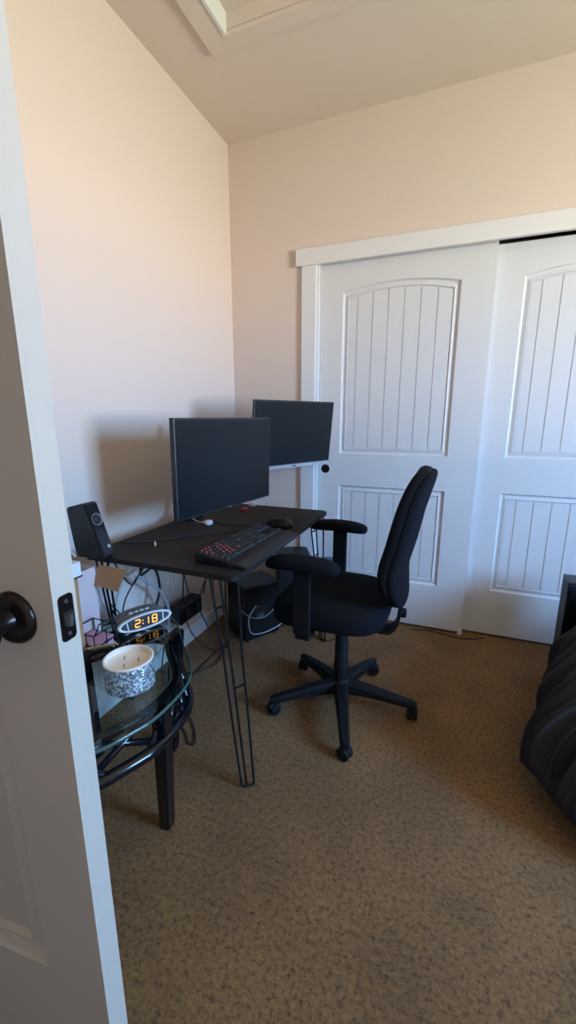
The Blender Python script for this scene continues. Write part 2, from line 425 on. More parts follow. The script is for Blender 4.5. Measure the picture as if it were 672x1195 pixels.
def hairpin(cx, cy, sx, sy, fx, fy):
    """corner (cx, cy); rods go inwards by sx, sy; foot at fx, fy"""
    bm = BM(); A = Vector((cx + sx * .095, cy + sy * .008, DU)); B = Vector((cx + sx * .062, cy + sy * .012, DU)); D = Vector((cx - sx * .0 + sx * .012, cy + sy * .035, DU))
    F = Vector((fx, fy, 0)); r = .0042
    off = [Vector((sx * .020, -sy * .012, 0)), Vector((sx * .006, -sy * .002, 0)), Vector((-sx * .016, sy * .010, 0))]
    ends = []
    for P, o_ in zip((A, B, D), off):
        m1 = P.lerp(F + o_ + Vector((0, 0, .012)), .33); m1 += (Vector((cx + sx * .03, cy + sy * .02, m1.z)) - m1) * .15
        e = F + o_ + Vector((0, 0, .012)); ends.append((P, m1, e))
        tube(bm, [P, m1, P.lerp(e, .66) * .5 + m1.lerp(e, .5) * .5, e], r, 8)
    tube(bm, [ends[0][2], F + Vector((sx * .012, -sy * .008, .0045)), F + Vector((0, 0, .0045)), F + Vector((-sx * .008, sy * .006, .0045)), ends[2][2]], r, 8, smooth_n=4)
    def at(k, t):
        P, m1, e = ends[k]
        return P.lerp(m1, t / .33) if t < .33 else m1.lerp(e, (t - .33) / .67)
    for k0, k1, t0 in ((0, 1, .13), (0, 1, .31), (1, 2, .5)): tube(bm, [at(k0, t0 + .01), at(k1, t0 - .01)], r * .9, 8)
    box(bm, (min(cx + sx * .004, cx + sx * .11), min(cy + sy * .004, cy + sy * .06), DU - .003), (max(cx + sx * .004, cx + sx * .11), max(cy + sy * .004, cy + sy * .06), DU))
    bm.transform(Matrix.Translation(dl))
    link('leg', bm, M_blackm, desk, 'auto')
hairpin(DX1, DY0, -1, 1, .745, -1.349)
hairpin(DX1, DY1, -1, -1, .70, -.335)
hairpin(DX0, DY0, 1, 1, .05, -1.13)
hairpin(DX0, DY1, 1, -1, .10, -.34)

# ------------------------------------------------------------------ monitors
def monitor(name, label, c, az, tilt, w, h, chin=0, depth=.022, back=.045):
    """local frame: +x is the screen normal, y to viewer's right, z up"""
    t = thing(name, label, 'monitor', (c[0], c[1], c[2]))
    t.rotation_euler = (0, -tilt, az)
    b = .008
    bm = BM(); box(bm, (-depth, -w / 2, -h / 2), (0, w / 2, h / 2), .003); link('housing', bm, M_bezel, t)
    bm = BM(); box(bm, (.0002, -w / 2 + b, -h / 2 + b + chin), (.0012, w / 2 - b, h / 2 - b)); link('screen', bm, M_screen, t)
    bm = BM(); sellip(bm, (-depth * .5 - back / 2, 0, -.02), (back / 2, w * .40, h * .38), .25, .3, 32, 14); link('back_cover', bm, M_bezel, t, True)
    if chin:
        bm = BM(); box(bm, (-.002, -w / 2, -h / 2), (.004, w / 2, -h / 2 + chin), .002); ch = link('chin_strip', bm, M_silver, t); ch['label'] = 'silver strip along the lower edge'
        bm = BM(); box(bm, (.004, -.014, -h / 2 + chin * .35), (.0045, .014, -h / 2 + chin * .65)); link('badge', bm, M_black, ch)
    return t
m1 = monitor('monitor', 'nearer black widescreen monitor low over the desk, in front of the other screen', (.468, -.919, 1.055), -.148, -.02, .60, .362)
bm = BM(); box(bm, (.0002, -.012, -.1785), (.0010, .012, -.1745)); 
link('badge', bm, M_greyc, m1)
m2 = monitor('monitor', 'farther black monitor with silver lower edge, raised higher near the closet', (.534, -.336, 1.148), -.428, -.096, .57, .342, chin=.018, depth=.014, back=.03)
# dual monitor arm clamped to the desk back edge
arm = thing('dual_screen_mount', 'black pole and arms holding both monitors behind the screens', 'monitor arm', (.16, -.78, 0))
def armt(name, pts, r, par=arm):
    bm = BM(); tube(bm, [Vector(p) - Vector((.16, -.78, 0)) for p in pts], r, 12); return link(name, bm, M_black, par, 'auto')
armt('pole', [(.16, -.78, DT), (.16, -.78, 1.22)], .017)
bm = BM(); box(bm, (-.045, -.05, DT), (.05, .05, DT + .012), .003); link('clamp', bm, M_black, arm)
armt('arm', [(.16, -.78, 1.04), (.27, -.87, 1.04), (.385, -.905, 1.045)], .014)
armt('arm', [(.16, -.78, 1.16), (.30, -.40, 1.155), (.465, -.31, 1.145)], .012)

# ------------------------------------------------------------------ keyboard
KX0, KX1, KY0, KY1 = .545, .648, -1.305, -.872     # key area ; palm rest to x .722
kb = thing('keyboard', 'black mechanical keyboard with red lit keys and a palm rest on the desk', 'keyboard', (KX0, KY0, DT), math.radians(-2.0))
kl, kw = KY1 - KY0, .125
bm = BM()
prism(bm, [(0, .004), (0, .030), (.01, .031), (kw, .018), (kw, .004)], 0, kl); bm.transform(Matrix(((1, 0, 0, 0), (0, 0, 1, 0), (0, 1, 0, 0), (0, 0, 0, 1))))
link('case', bm, M_black, kb)
bm = BM(); prism(bm, [(kw + .002, .004), (kw + .002, .019), (kw + .03, .018), (kw + .066, .010), (kw + .068, .004)], 0, kl); bm.transform(Matrix(((1, 0, 0, 0), (0, 0, 1, 0), (0, 1, 0, 0), (0, 0, 0, 1))))
link('palm_rest', bm, M_edge, kb)
for x in (.012, kw + .05):
    for y in (.03, kl - .03):
        bm = BM(); box(bm, (x - .01, y - .01, 0), (x + .01, y + .01, .005)); link('rubber_foot', bm, M_cable, kb)
def keymesh(wy):
    bm = BM(); r = bmesh.ops.create_cube(bm, size=1)
    for v in r['verts']:
        t = .78 if v.co.z > 0 else 1
        v.co = Vector((v.co.x * .0175 * t, v.co.y * wy * t, (v.co.z + .5) * .009))
    bmesh.ops.bevel(bm, geom=bm.edges[:], offset=.0012, segments=1, affect='EDGES')
    me = bpy.data.meshes.new('key'); bm.to_mesh(me); bm.free(); me.materials.append(M_key); return me
def legend():
    bm = BM(); box(bm, (-.0035, -.002, 0), (.0025, .0025, .0003)); me = bpy.data.meshes.new('legend'); bm.to_mesh(me); bm.free(); me.materials.append(M_red); return me
KM = {}; LG = legend(); slope = math.atan2(.013, kw)
rows = [[1] * 17 + [1] * 3, [1] * 13 + [2] + [1] * 5, [1.5] + [1] * 12 + [1.5] + [1] * 5, [1.8] + [1] * 11 + [2.2], [2.3] + [1] * 10 + [2.7], [1.3, 1.3, 1.3, 6, 1.3, 1.3, 1.3, 1.3] + [1] * 5]
for ri, row in enumerate(rows):
    y = .009; x = .014 + ri * .0195
    tot = sum(row) if ri in (0, 1, 2, 5) else sum(row) + 5
    u = (kl - .018) / tot
    for ki, w in enumerate(row):
        wk = round(w * u - .0022, 4)
        if wk not in KM: KM[wk] = keymesh(wk)
        o = bpy.data.objects.new('key', KM[wk]); C.objects.link(o); o.parent = kb
        o.location = (x, y + w * u / 2, .030 - (x - .01) * math.tan(slope)); o.rotation_euler = (0, slope, 0)
        if (ki < 5 and w < 2 and ri < 5 and (ki + ri) % 4 != 3) or (ri == 2 and ki in (8, 12)):
            l = bpy.data.objects.new('legend', LG); C.objects.link(l); l.parent = o; l.location = (.001, 0, .0091)
        y += w * u

# mouse
ms = thing('mouse', 'black computer mouse beside the far end of the keyboard', 'mouse', (.622, -.775, DT), math.radians(188))
bm = BM(); sellip(bm, (0, 0, .001), (.062, .034, .038), .8, .75, 36, 18, fn=lambda p: Vector((p.x, p.y * (1 - .12 * (p.x / .062) ** 2), max(p.z, 0) * (1 - .18 * (p.x / .062)))))
link('body', bm, M_black, ms, True)
bm = BM(); lathe(bm, [(0, -.0035), (.009, -.0035), (.010, 0), (.009, .0035), (0, .0035)], 20, T(.036, 0, .024) @ RX(PI / 2)); link('scroll_wheel', bm, M_key, ms, 'auto')
bm = BM(); box(bm, (.01, -.0006, .030), (.058, .0006, .0305)); bm.free()
# small things on the desk
bm = BM(); sellip(bm, (0, 0, .006), (.016, .010, .006), .7, .7, 20, 10); sellip(bm, (.012, .016, .005), (.009, .007, .005), .8, .8, 16, 8); tube(bm, [(0, 0, .006), (.01, .008, .006), (.012, .016, .005)], .002, 6)
tag(link('earbud_adapter', bm, M_wplast, None, True, (.712, -.905, DT)), 'small white plastic adapter lying at desk front edge beside the mouse', 'adapter')
bm = BM(); sellip(bm, (0, 0, .011), (.017, .02, .011), .6, .7, 24, 12); box(bm, (-.028, -.006, .006), (-.012, .006, .016), .002); tube(bm, [(-.028, 0, .01), (-.07, .02, .006), (-.11, .04, .012)], .002, 6, smooth_n=5)
tag(link('usb_plug', bm, M_wplast, None, True, (.318, -.86, DT)), 'pale white plug lying on desk under the nearer monitor', 'plug')
bm = BM(); box(bm, (-.012, -.025, 0), (.012, .025, .012), .002); tag(link('flash_drive', bm, M_redl, None, False, (.33, -.535, DT)), 'tiny red stick lying on desk under the nearer monitor', 'usb stick')
bm = BM(); box(bm, (-.014, -.02, 0), (.014, .02, .022), .003); tag(link('power_plug', bm, M_wplast, None, False, (.32, -.42, DT)), 'white square plug at back of desk below the gap between monitors', 'plug')
bm = BM(); box(bm, (-.003, -.002, 0), (.003, .002, .016), .0007); tag(link('cable_clip', bm, M_wplast, None, False, (.30, -1.20, DT)), 'tiny white clip on the desk near the black speaker', 'clip')
def cable(name, pts, r, m, label, cat='cable', group=None, n=8):
    bm = BM(); tube(bm, pts, r, 8, smooth_n=n); return tag(link(name, bm, m, None, True), label, cat, group)
cable('desk_cable', [(.15, -1.22, DT + .004), (.22, -1.20, DT + .004), (.33, -1.08, DT + .004), (.46, -.94, DT + .004), (.55, -.86, DT + .004)], .0028, M_cable, 'thin black cable running across the desktop behind the keyboard')
cable('mouse_cable', [(.565, -.78, DT + .01), (.50, -.80, DT + .004), (.42, -.84, DT + .004), (.30, -.80, DT + .004)], .0024, M_cable, 'thin black mouse cord running from the mouse under the monitor')

# ------------------------------------------------------------------ office chair (faces -x)
ch = thing('office_chair', 'black fabric office swivel chair with armrests, facing the desk', 'chair', (.925, -.805, 0), math.radians(0))
base = BM(); lathe(base, [(0, .065), (.040, .065), (.044, .085), (.040, .115), (.030, .125), (0, .125)], 28); link('hub', base, M_chairp, ch, 'auto')
cast = [(.100, -.315), (.321, .004), (.100, .274), (-.241, .179), (-.255, -.184)]
for i, (x, y) in enumerate(cast):
    a = math.atan2(y, x); L = math.hypot(x, y) - .012
    bm = BM(); secs = []
    for s, w, z0, z1 in ((.02, .030, .068, .118), (.12, .027, .072, .112), (.22, .022, .066, .096), (L, .018, .058, .084), (L + .016, .010, .060, .080)):
        secs.append([bm.verts.new((s, v * w, z)) for v, z in ((-1, z0), (1, z0), (1, z1 - .008), (.65, z1), (-.65, z1), (-1, z1 - .008))])
    for A, B in zip(secs, secs[1:]):
        for k in range(6): bm.faces.new((A[k], A[(k + 1) % 6], B[(k + 1) % 6], B[k]))
    bm.faces.new(secs[0]); bm.faces.new(secs[-1])
    bm.transform(RZ(a)); link('base_leg', bm, M_chairp, ch, 'auto')
    bm = BM(); sw = a + (.9, 1.6, -.7, 2.2, .5)[i]
    for s in (-1, 1): lathe(bm, [(0, -.009), (.018, -.009), (.025, -.006), (.0265, 0), (.025, .006), (.018, .009), (0, .009)], 24, T(0, s * .013, .0265) @ RX(PI / 2))
    sellip(bm, (.004, 0, .038), (.024, .014, .017), .7, .7, 20, 10)
    tube(bm, [(0, 0, .04), (0, 0, .064)], .008, 10)
    bm.transform(T(math.cos(a) * L, math.sin(a) * L, 0) @ RZ(sw)); link('caster', bm, M_chairp, ch, 'auto')
bm = BM(); prof = [(0, .11), (.031, .11), (.031, .20), (.029, .205), (.029, .29), (.027, .295), (.027, .37), (.020, .375), (.020, .42), (0, .42)]
lathe(bm, prof, 28); link('gas_column', bm, M_chairp, ch, 'auto')
bm = BM(); box(bm, (-.13, -.08, .385), (.13, .08, .42), .01); link('tilt_mechanism', bm, M_chairp, ch)
def seatf(p):
    z = p.z
    z += .018 * max(0, -p.x / .23) ** 2 * -1 + .008 * (abs(p.y) / .23) ** 2 * (1 if p.z > 0 else 0)
    return Vector((p.x, p.y, z))
bm = BM(); sellip(bm, (-.035, 0, .486), (.232, .232, .056), .5, .55, 56, 22, fn=seatf); link('seat', bm, M_fabric, ch, True)
# backrest, local: normal to -x, tilted
tb = math.radians(8.5)
Mb = T(.248, 0, .797) @ RY(tb)
def backf(p):
    w = 1 - .10 * max(0, p.z / .27) ** 2 - .10 * max(0, -p.z / .27) ** 2
    lum = .018 * math.exp(-((p.z + .10) / .10) ** 2)
    return Vector((p.x - lum * (1 if p.x < 0 else .0) + .03 * (p.y / .22) ** 2 * -1, p.y * w, p.z))
bm = BM(); sellip(bm, (0, 0, 0), (.034, .218, .272), .38, .5, 20, 10, fn=None); bm.free()
def slab(bm, hw, hz, x0, x1, n=.5, curve=.03, fn=None, edge=.02):
    """rounded superellipse slab in the yz-plane between x0 (front) and x1 (rear)"""
    N = 56; outs = []
    for k in range(N):
        t = 2 * PI * k / N; c, s = math.cos(t), math.sin(t)
        outs.append((math.copysign(abs(c) ** n, c), math.copysign(abs(s) ** n, s)))
    mid = (x0 + x1) / 2; hx = (x1 - x0) / 2
    rings = []
    prof = [(0, -1), (.45, -1), (.80, -.97), (.93, -.8), (.985, -.45), (1, 0), (.985, .45), (.93, .8), (.80, .97), (.45, 1), (0, 1)]
    for sc, xx in prof:
        if sc == 0: rings.append([bm.verts.new(Vector((mid + xx * hx, 0, 0)))]); continue
        ring = []
        for (a, b) in outs:
            e = 1 - (1 - sc)
            sy = hw * a * sc if sc < .8 else a * (hw - (1 - sc) * .12); sz = hz * b * sc if sc < .8 else b * (hz - (1 - sc) * .12)
            p = Vector((mid + xx * hx - curve * (sy / hw) ** 2, sy, sz))
            if fn: p = fn(p)
            ring.append(bm.verts.new(p))
        rings.append(ring)
    for A, B in zip(rings, rings[1:]):
        for k in range(N):
            k2 = (k + 1) % N
            if len(A) == 1: bm.faces.new((A[0], B[k], B[k2]))
            elif len(B) == 1: bm.faces.new((A[k], A[k2], B[0]))
            else: bm.faces.new((A[k], A[k2], B[k2], B[k]))
def bf(p):
    w = 1 - .16 * max(0, p.z / .26) ** 2 - .10 * max(0, -p.z / .26) ** 2
    return Vector((p.x + .022 * (p.z / .26) ** 2 - .016 * math.exp(-((p.z + .11) / .09) ** 2), p.y * w, p.z))
bm = BM(); slab(bm, .212, .268, -.036, .016, .55, .026, bf); bm.transform(Mb); link('backrest', bm, M_fabric, ch, True)
bm = BM(); slab(bm, .208, .262, -.004, .034, .50, .026, bf); bm.transform(Mb); bs = link('back_shell', bm, M_fabric, ch, True)
bm = BM()   # J bar between seat and back
pts = [(.06, 0, .398), (.17, 0, .392), (.205, 0, .400), (.228, 0, .44), (.236, 0, .50), (.245, 0, .58)]
P = catmull(pts, 6)
for s in (-.035, .035): pass
prev = None
for i, p in enumerate(P):
    d = (P[min(i + 1, len(P) - 1)] - P[max(i - 1, 0)]).normalized(); nn = Vector((-d.z, 0, d.x))
    ring = [bm.verts.new(p + nn * a + Vector((0, b, 0))) for a, b in ((-.007, -.038), (.007, -.038), (.007, .038), (-.007, .038))]
    if prev:
        for k in range(4): bm.faces.new((prev[k], prev[(k + 1) % 4], ring[(k + 1) % 4], ring[k]))
    else: bm.faces.new(ring)
    prev = ring
bm.faces.new(prev); link('back_bracket', bm, M_chairp, ch, 'auto')
bm = BM(); lathe(bm, [(0, 0), (.018, 0), (.02, .01), (.018, .022), (0, .024)], 20, T(.236, 0, .475) @ RY(PI / 2)); link('adjustment_knob', bm, M_chairp, ch, 'auto')
def armrest(y, z, px_, post_x):
    bm = BM()
    s = 1 if y > 0 else -1
    box(bm, (post_x - .034, y - .011, .43), (post_x + .034, y + .011, z - .02), .006)
    box(bm, (post_x - .03, min(s * .10, y), .405), (post_x + .03, max(s * .10, y + s * .011), .43), .006)
    ar = link('armrest', bm, M_chairp, ch)
    bm = BM(); sellip(bm, (px_, y, z - .014), (.142, .046, .024), .55, .62, 48, 16, fn=lambda p: Vector((p.x, p.y + 0.0, p.z - .012 * (p.x / .14) ** 2)))
    link('arm_pad', bm, M_fabric, ar, True)
armrest(-.235, .731, -.100, -.10)
armrest(.335, .735, -.115, -.105)

# ------------------------------------------------------------------ oval glass side table
GZ = .48
EC = Vector((.36, -1.53)); e1 = Vector((.3, -.954)); e2 = Vector((.954, .3))
OUT = [(.642, -1.69), (.650, -1.60), (.638, -1.50), (.592, -1.42), (.495, -1.325), (.39, -1.215), (.30, -1.16), (.215, -1.18), (.15, -1.29), (.09, -1.42), (.085, -1.6), (.135, -1.76), (.24, -1.87), (.40, -1.90), (.53, -1.865), (.605, -1.785)]
OUTC = catmull([(x, y, 0) for x, y in OUT[-2:] + OUT + OUT[:2]], 10)[20:-20]
OUTC = OUTC[:160]
def ell(t, k=1.0):
    '''t in turns of 2 pi round the outline'''
    q = (t / (2 * PI) % 1) * len(OUTC); i = int(q) % len(OUTC); f = q - int(q)
    p = OUTC[i].lerp(OUTC[(i + 1) % len(OUTC)], f)
    return EC + (Vector((p.x, p.y)) - EC) * k
tbl = thing('side_table', 'oval glass-top side table with black lacquered lattice frame', 'table', (EC.x, EC.y, 0))
tl = Matrix.Translation((-EC.x, -EC.y, 0))
N = 160
bm = BM()
prism(bm, [ell(2 * PI * k / N, .988) for k in range(N)], GZ - .010, GZ)
bm.transform(tl); link('glass_top', bm, M_glass, tbl)
bm = BM()
pr = [(.985, GZ - .0002), (.994, GZ + .0002), (1.0, GZ - .003), (1.0, GZ - .007), (.994, GZ - .0102), (.985, GZ - .0098)]
rings = [[bm.verts.new((*ell(2 * PI * k / N, s), z)) for k in range(N)] for s, z in pr]
for A, B in zip(rings, rings[1:]):
    for k in range(N): bm.faces.new((A[k], A[(k + 1) % N], B[(k + 1) % N], B[k]))
bm.transform(tl); link('glass_rim', bm, M_gedge, tbl, True)
bm = BM(); tube(bm, [(*ell(2 * PI * k / 64, .93), .370) for k in range(64)], .017, 12, closed=True); bm.transform(tl); link('lower_ring', bm, M_lacq, tbl, True)
bm = BM(); tube(bm, [(*ell(2 * PI * k / 64, .80), .455) for k in range(64)], .014, 12, closed=True); bm.transform(tl); link('upper_ring', bm, M_lacq, tbl, True)
legt = [.2, 2.0, 3.7, 5.0]
for t in legt:
    top = ell(t, .955); 
    if t == .2: top = Vector((.628, -1.617)); ft = Vector((.573, -1.566))
    else: ft = EC + (top - EC) * .80
    bm = BM(); h = .0205
    d = (top - ft)
    secs = []
    for q, hh in ((0, .018), (.5, .020), (1, .0215)):
        cpt = ft + d * q; z = q * (GZ - .0105)
        secs.append([bm.verts.new((cpt.x + a * hh, cpt.y + b * hh, z)) for a, b in ((-1, -1), (1, -1), (1, 1), (-1, 1))])
    for A, B in zip(secs, secs[1:]):
        for k in range(4): bm.faces.new((A[k], A[(k + 1) % 4], B[(k + 1) % 4], B[k]))
    bm.faces.new(secs[0]); bm.faces.new(secs[-1])
    bmesh.ops.bevel(bm, geom=[e for e in bm.edges], offset=.004, segments=2, affect='EDGES')
    bm.transform(tl); link('leg', bm, M_lacq, tbl, 'auto')
NL = 18
for k in range(NL):
    t0 = 2 * PI * (k + .15) / NL; t1 = 2 * PI * (k + 1.75) / NL
    for a, b in ((t0, t1), (t1, t0)):
        bm = BM(); p = ell(a, .92); q = ell(b, .81); tube(bm, [(*p, .375), (*q, .452)], .0095, 8); bm.transform(tl); link('lattice_bar', bm, M_lacq, tbl, True)
bm = BM(); tube(bm, [(*ell(5.25 + .45 * k / 8, .93), .325) for k in range(9)], .012, 10); bm.transform(tl); link('cane_wrap', bm, M_lacq, tbl, True)

# candle
cd = thing('candle', 'round three-wick candle in silver mosaic glass jar on glass table', 'candle', (.487, -1.573, GZ), .3)
R = .069
bm = BM(); lathe(bm, [(0, .0), (R - .004, 0), (R, .004), (R, .082), (R - .001, .086), (R - .004, .086), (R - .0045, .08), (R - .0045, .010), (0, .010)], 56); link('jar', bm, M_mosaic, cd, 'auto')
bm = BM(); lathe(bm, [(0, .0105), (R - .005, .0105), (R - .005, .071), (R - .012, .069), (0, .068)], 48); link('wax', bm, M_wax, cd, 'auto')
for a in (.4, 2.5, 4.6):
    bm = BM(); x, y = .026 * math.cos(a), .026 * math.sin(a); tube(bm, [(x, y, .067), (x, y, .074), (x + .003, y, .080)], .0013, 6); link('wick', bm, M_wick, cd)
bm = BM(); lathe(bm, [(R - .0052, .070), (R - .0052, .086), (R - .004, .0872), (R - .0008, .0868), (R + .0006, .085), (R + .0004, .082)], 56); link('rim', bm, M_wax, cd, 'auto')

# clock radio
ck = thing('clock_radio', 'oval digital clock radio with white bezel and amber numerals reading 2:18', 'clock', (.296, -1.288, GZ), 0)
ck.rotation_euler = (0, 0, math.radians(64))      # local x runs along the face, -y is the face normal
cw, chh = .102, .0275
tilt = RX(math.radians(-12))
bm = BM(); sellip(bm, (0, .040, .029), (cw - .008, .050, .026), .75, .8, 48, 18, fn=lambda p: Vector((p.x, p.y, p.z + .006 * max(0, p.y / .055))))
link('shell', bm, M_clockb, ck, True)
bm = BM(); MF = T(0, -.016, .033) @ RX(PI / 2 + math.radians(-14))
rg = []
for s0, s1, z in ((1.0, 1.0, -.010), (1.0, 1.0, .0), (.985, .95, .006), (.90, .74, .006), (.88, .70, .0)):
    rg.append([bm.verts.new((cw * s0 * math.cos(a), chh * 1.08 * s1 * math.sin(a), z)) for a in [2 * PI * k / 64 for k in range(64)]])
for A, B in zip(rg, rg[1:]):
    for k in range(64): bm.faces.new((A[k], A[(k + 1) % 64], B[(k + 1) % 64], B[k]))
bm.transform(MF); bz = link('bezel', bm, M_clockw, ck, True)
bm = BM(); bm.faces.new([bm.verts.new((cw * .885 * math.cos(a), chh * .80 * math.sin(a), .0015)) for a in [2 * PI * k / 64 for k in range(64)]]); bm.transform(MF); fc = link('display', bm, M_clockf, ck)
bm = BM()
for s in (-1, 1):
    for k in range(6):
        x0, x1 = s * (.064 + .0004 * k), s * (.0675 + .0004 * k)
        box(bm, (min(x0, x1), -chh * .66 + chh * .22 * k, .0016), (max(x0, x1), -chh * .66 + chh * .22 * (k + 1), .004))
bm.transform(MF); link('divider', bm, M_clockw, ck)
SEG = {'2': 'abged', '1': 'bc', '8': 'abcdefg', ':': ''}
def digit(c, cx):
    bm = BM(); w, h, t = .0085, .0125, .0034; z0, z1 = .0022, .0034; sl = .12
    def seg(x0, y0, x1, y1):
        vs = box(bm, (x0, y0, z0), (x1, y1, z1))
    S = {'a': (-w, h - t / 2, w, h + t / 2), 'g': (-w, -t / 2, w, t / 2), 'd': (-w, -h - t / 2, w, -h + t / 2), 'b': (w - t / 2, .001, w + t / 2, h - .001), 'c': (w - t / 2, -h + .001, w + t / 2, -.001), 'f': (-w - t / 2, .001, -w + t / 2, h - .001), 'e': (-w - t / 2, -h + .001, -w + t / 2, -.001)}
    if c == ':':
        for yy in (.0055, -.0055): seg(-.0018, yy - .0018, .0018, yy + .0018)
    else:
        for k in SEG[c]: seg(*S[k])
    for v in bm.verts: v.co.x += v.co.y * sl + cx
    bm.transform(MF); link('digit', bm, M_digit, fc)
digit('2', -.030); digit(':', -.011); digit('1', .002); digit('8', .034)
bm = BM()
for x in (-.032, -.012, .008, .028): sellip(bm, (x, .034, .056), (.008, .005, .003), .6, .6, 16, 8)
link('button', bm, M_clockw, ck, True)

# tray strap with gold braid, wire basket (left part of the table)
cable('padded_strap', [(.345, -1.63, GZ + .014), (.315, -1.585, GZ + .03), (.30, -1.535, GZ + .040), (.325, -1.50, GZ + .036), (.36, -1.497, GZ + .024)], .014, M_black, 'black padded strap with gold braid curled on the glass beside the candle', 'strap')
strap = bpy.data.objects['padded_strap']
bm = BM()
for k in range(9):
    t = k / 8; x, y, z = .302 + .055 * t, -1.55 + .055 * t, GZ + .056
    tube(bm, [(x - .006, y - .004, z - .004), (x, y, z + .006), (x + .006, y + .008, z - .002), (x + .002, y + .010, z - .008)], .0022, 6, smooth_n=3)
link('gold_braid', bm, M_gold, strap, True)['label'] = 'gold braided trim'
wb = thing('wire_basket', 'small black wire basket holding pink paper, left of the clock', 'basket', (.262, -1.475, GZ))
def wire(pts, r=.0024, closed=False, par=wb, nm='wire_frame', n=0):
    bm = BM(); tube(bm, pts, r, 8, closed=closed, smooth_n=n); return link(nm, bm, M_blackm, par, True)
for z in (.003, .045, .088):
    pts = [(-.055, -.05, z), (.045, -.05, z), (.045, .045, z), (-.055, .045, z)]; wire(pts, closed=True)
for x, y in ((-.055, -.05), (-.02, -.05), (.012, -.05), (.045, -.05), (.045, 0), (.045, .045), (-.02, .045), (-.055, .045)):
    bm = BM(); tube(bm, [(x, y, .003), (x, y, .09)], .0022, 6); link('upright_wire', bm, M_blackm, wb, True)
wire([(.045, -.045, .088), (.05, -.03, .12), (.05, .03, .12), (.045, .04, .088)], nm='handle')
bm = BM(); box(bm, (-.05, -.045, .004), (.035, .038, .05)); tag(link('paper_pad', bm, M_pink, None, False, (.262, -1.475, GZ)), 'pink paper pad inside the black wire basket', 'paper')

# ------------------------------------------------------------------ box on the table, flap, white carton, speaker
bx = thing('cardboard_box', 'pale pinkish printed cardboard box standing open beneath the speaker', 'box', (.150, -1.462, GZ))
bm = BM()
x0, x1, y0, y1, zt = -.05, .05, -.05, .068, .262
for a, b in (((x0, y0, 0), (x1, y0 + .003, zt)), ((x0, y1 - .003, 0), (x1, y1, zt)), ((x0, y0 + .003, 0), (x0 + .003, y1 - .003, zt)), ((x1 - .003, y0 + .003, 0), (x1, y1 - .003, zt)), ((x0 + .003, y0 + .003, 0), (x1 - .003, y1 - .003, .003))): box(bm, a, b)
link('carton_body', bm, M_cardw, bx)
def flap(pts, m, nm='flap'):
    bm = BM(); P = [Vector(p) for p in pts]; n = (P[1] - P[0]).cross(P[3] - P[0]).normalized() * .0022
    a = [bm.verts.new(p) for p in P]; b = [bm.verts.new(p + n) for p in P]
    bm.faces.new(a); bm.faces.new(b)
    for i in range(4): bm.faces.new((a[i], a[(i + 1) % 4], b[(i + 1) % 4], b[i]))
    return link(nm, bm, m, bx)
flap([(.056, .078, zt + .004), (.168, .086, zt - .002), (.146, .062, zt - .076), (.050, .056, zt - .062)], M_card)['label'] = 'brown cardboard flap'

# white carton with a grey device on it, further along the wall end of the table
bm = BM(); box(bm, (-.065, -.05, 0), (.065, .045, .285), .001); b2 = tag(link('kraft_box', bm, M_card, None, False, (.212, -1.578, GZ)), 'tall brown kraft box at the left end of the glass table, behind the door edge', 'box')
wc = thing('white_carton', 'small white carton with dark underside on top of the brown box', 'box', (.228, -1.572, GZ + .285))
bm = BM(); box(bm, (-.06, -.05, .004), (.055, .05, .048), .001); link('carton_body', bm, M_wplast, wc)
bm = BM(); box(bm, (-.062, -.052, 0), (.057, .052, .004)); link('base_edge', bm, M_black, wc)
bm = BM(); sellip(bm, (0, 0, .016), (.035, .022, .016), .6, .7, 24, 12); tube(bm, [(.01, .0, .03), (.03, .014, .036), (.045, .02, .022)], .004, 8, smooth_n=4)
tag(link('charger', bm, M_silver, None, True, (.245, -1.562, GZ + .333)), 'pale grey charger lying on top of the small white carton', 'charger')

# desktop speaker on the near-left desk corner
spk = thing('speaker', 'black wedge-shaped desktop speaker standing on the desk corner nearest the door', 'speaker', (.188, -1.372, DT))
side = [(-.060, .0), (.048, .0), (.060, .012), (.000, .186), (-.010, .190), (-.078, .172), (-.084, .165), (-.066, .045)]
bm = BM(); prism(bm, side, -.027, .027); bm.transform(RX(PI / 2)); bmesh.ops.bevel(bm, geom=bm.edges[:], offset=.003, segments=2, affect='EDGES')
link('cabinet', bm, M_blackm, spk)
sd = Vector((-.060, 0, .174)).normalized(); sn = Vector((sd.z, 0, -sd.x))
Ms = Matrix(((0, sd.x, sn.x, .0605), (1, 0, 0, 0), (0, sd.z, sn.z, .012), (0, 0, 0, 1)))   # u across, v up the front, w outwards
def on_front(b, nm, m, par, sm='auto'): b.transform(Ms); return link(nm, b, m, par, sm)
bm = BM(); lathe(bm, [(.016, .0), (.020, .0), (.0215, .003), (.0205, .005), (.019, .004), (.017, -.0)], 40, T(0, .128, 0)); dr = on_front(bm, 'driver_ring', M_greyc, spk)
bm = BM(); lathe(bm, [(.018, .0012), (.014, .0016), (.010, .0006), (.008, .003), (0, .005)], 32, T(0, .128, 0)); on_front(bm, 'cone', M_cable, dr)
bm = BM(); prism(bm, rrect(-.020, .020, .012, .094, .008), .0003, .0016); gr = on_front(bm, 'grille', M_edge, spk)
bm = BM(); lathe(bm, [(.004, .0016), (.006, .0022), (0, .0024)], 16, T(.010, .030, 0)); on_front(bm, 'badge', M_silver, gr)

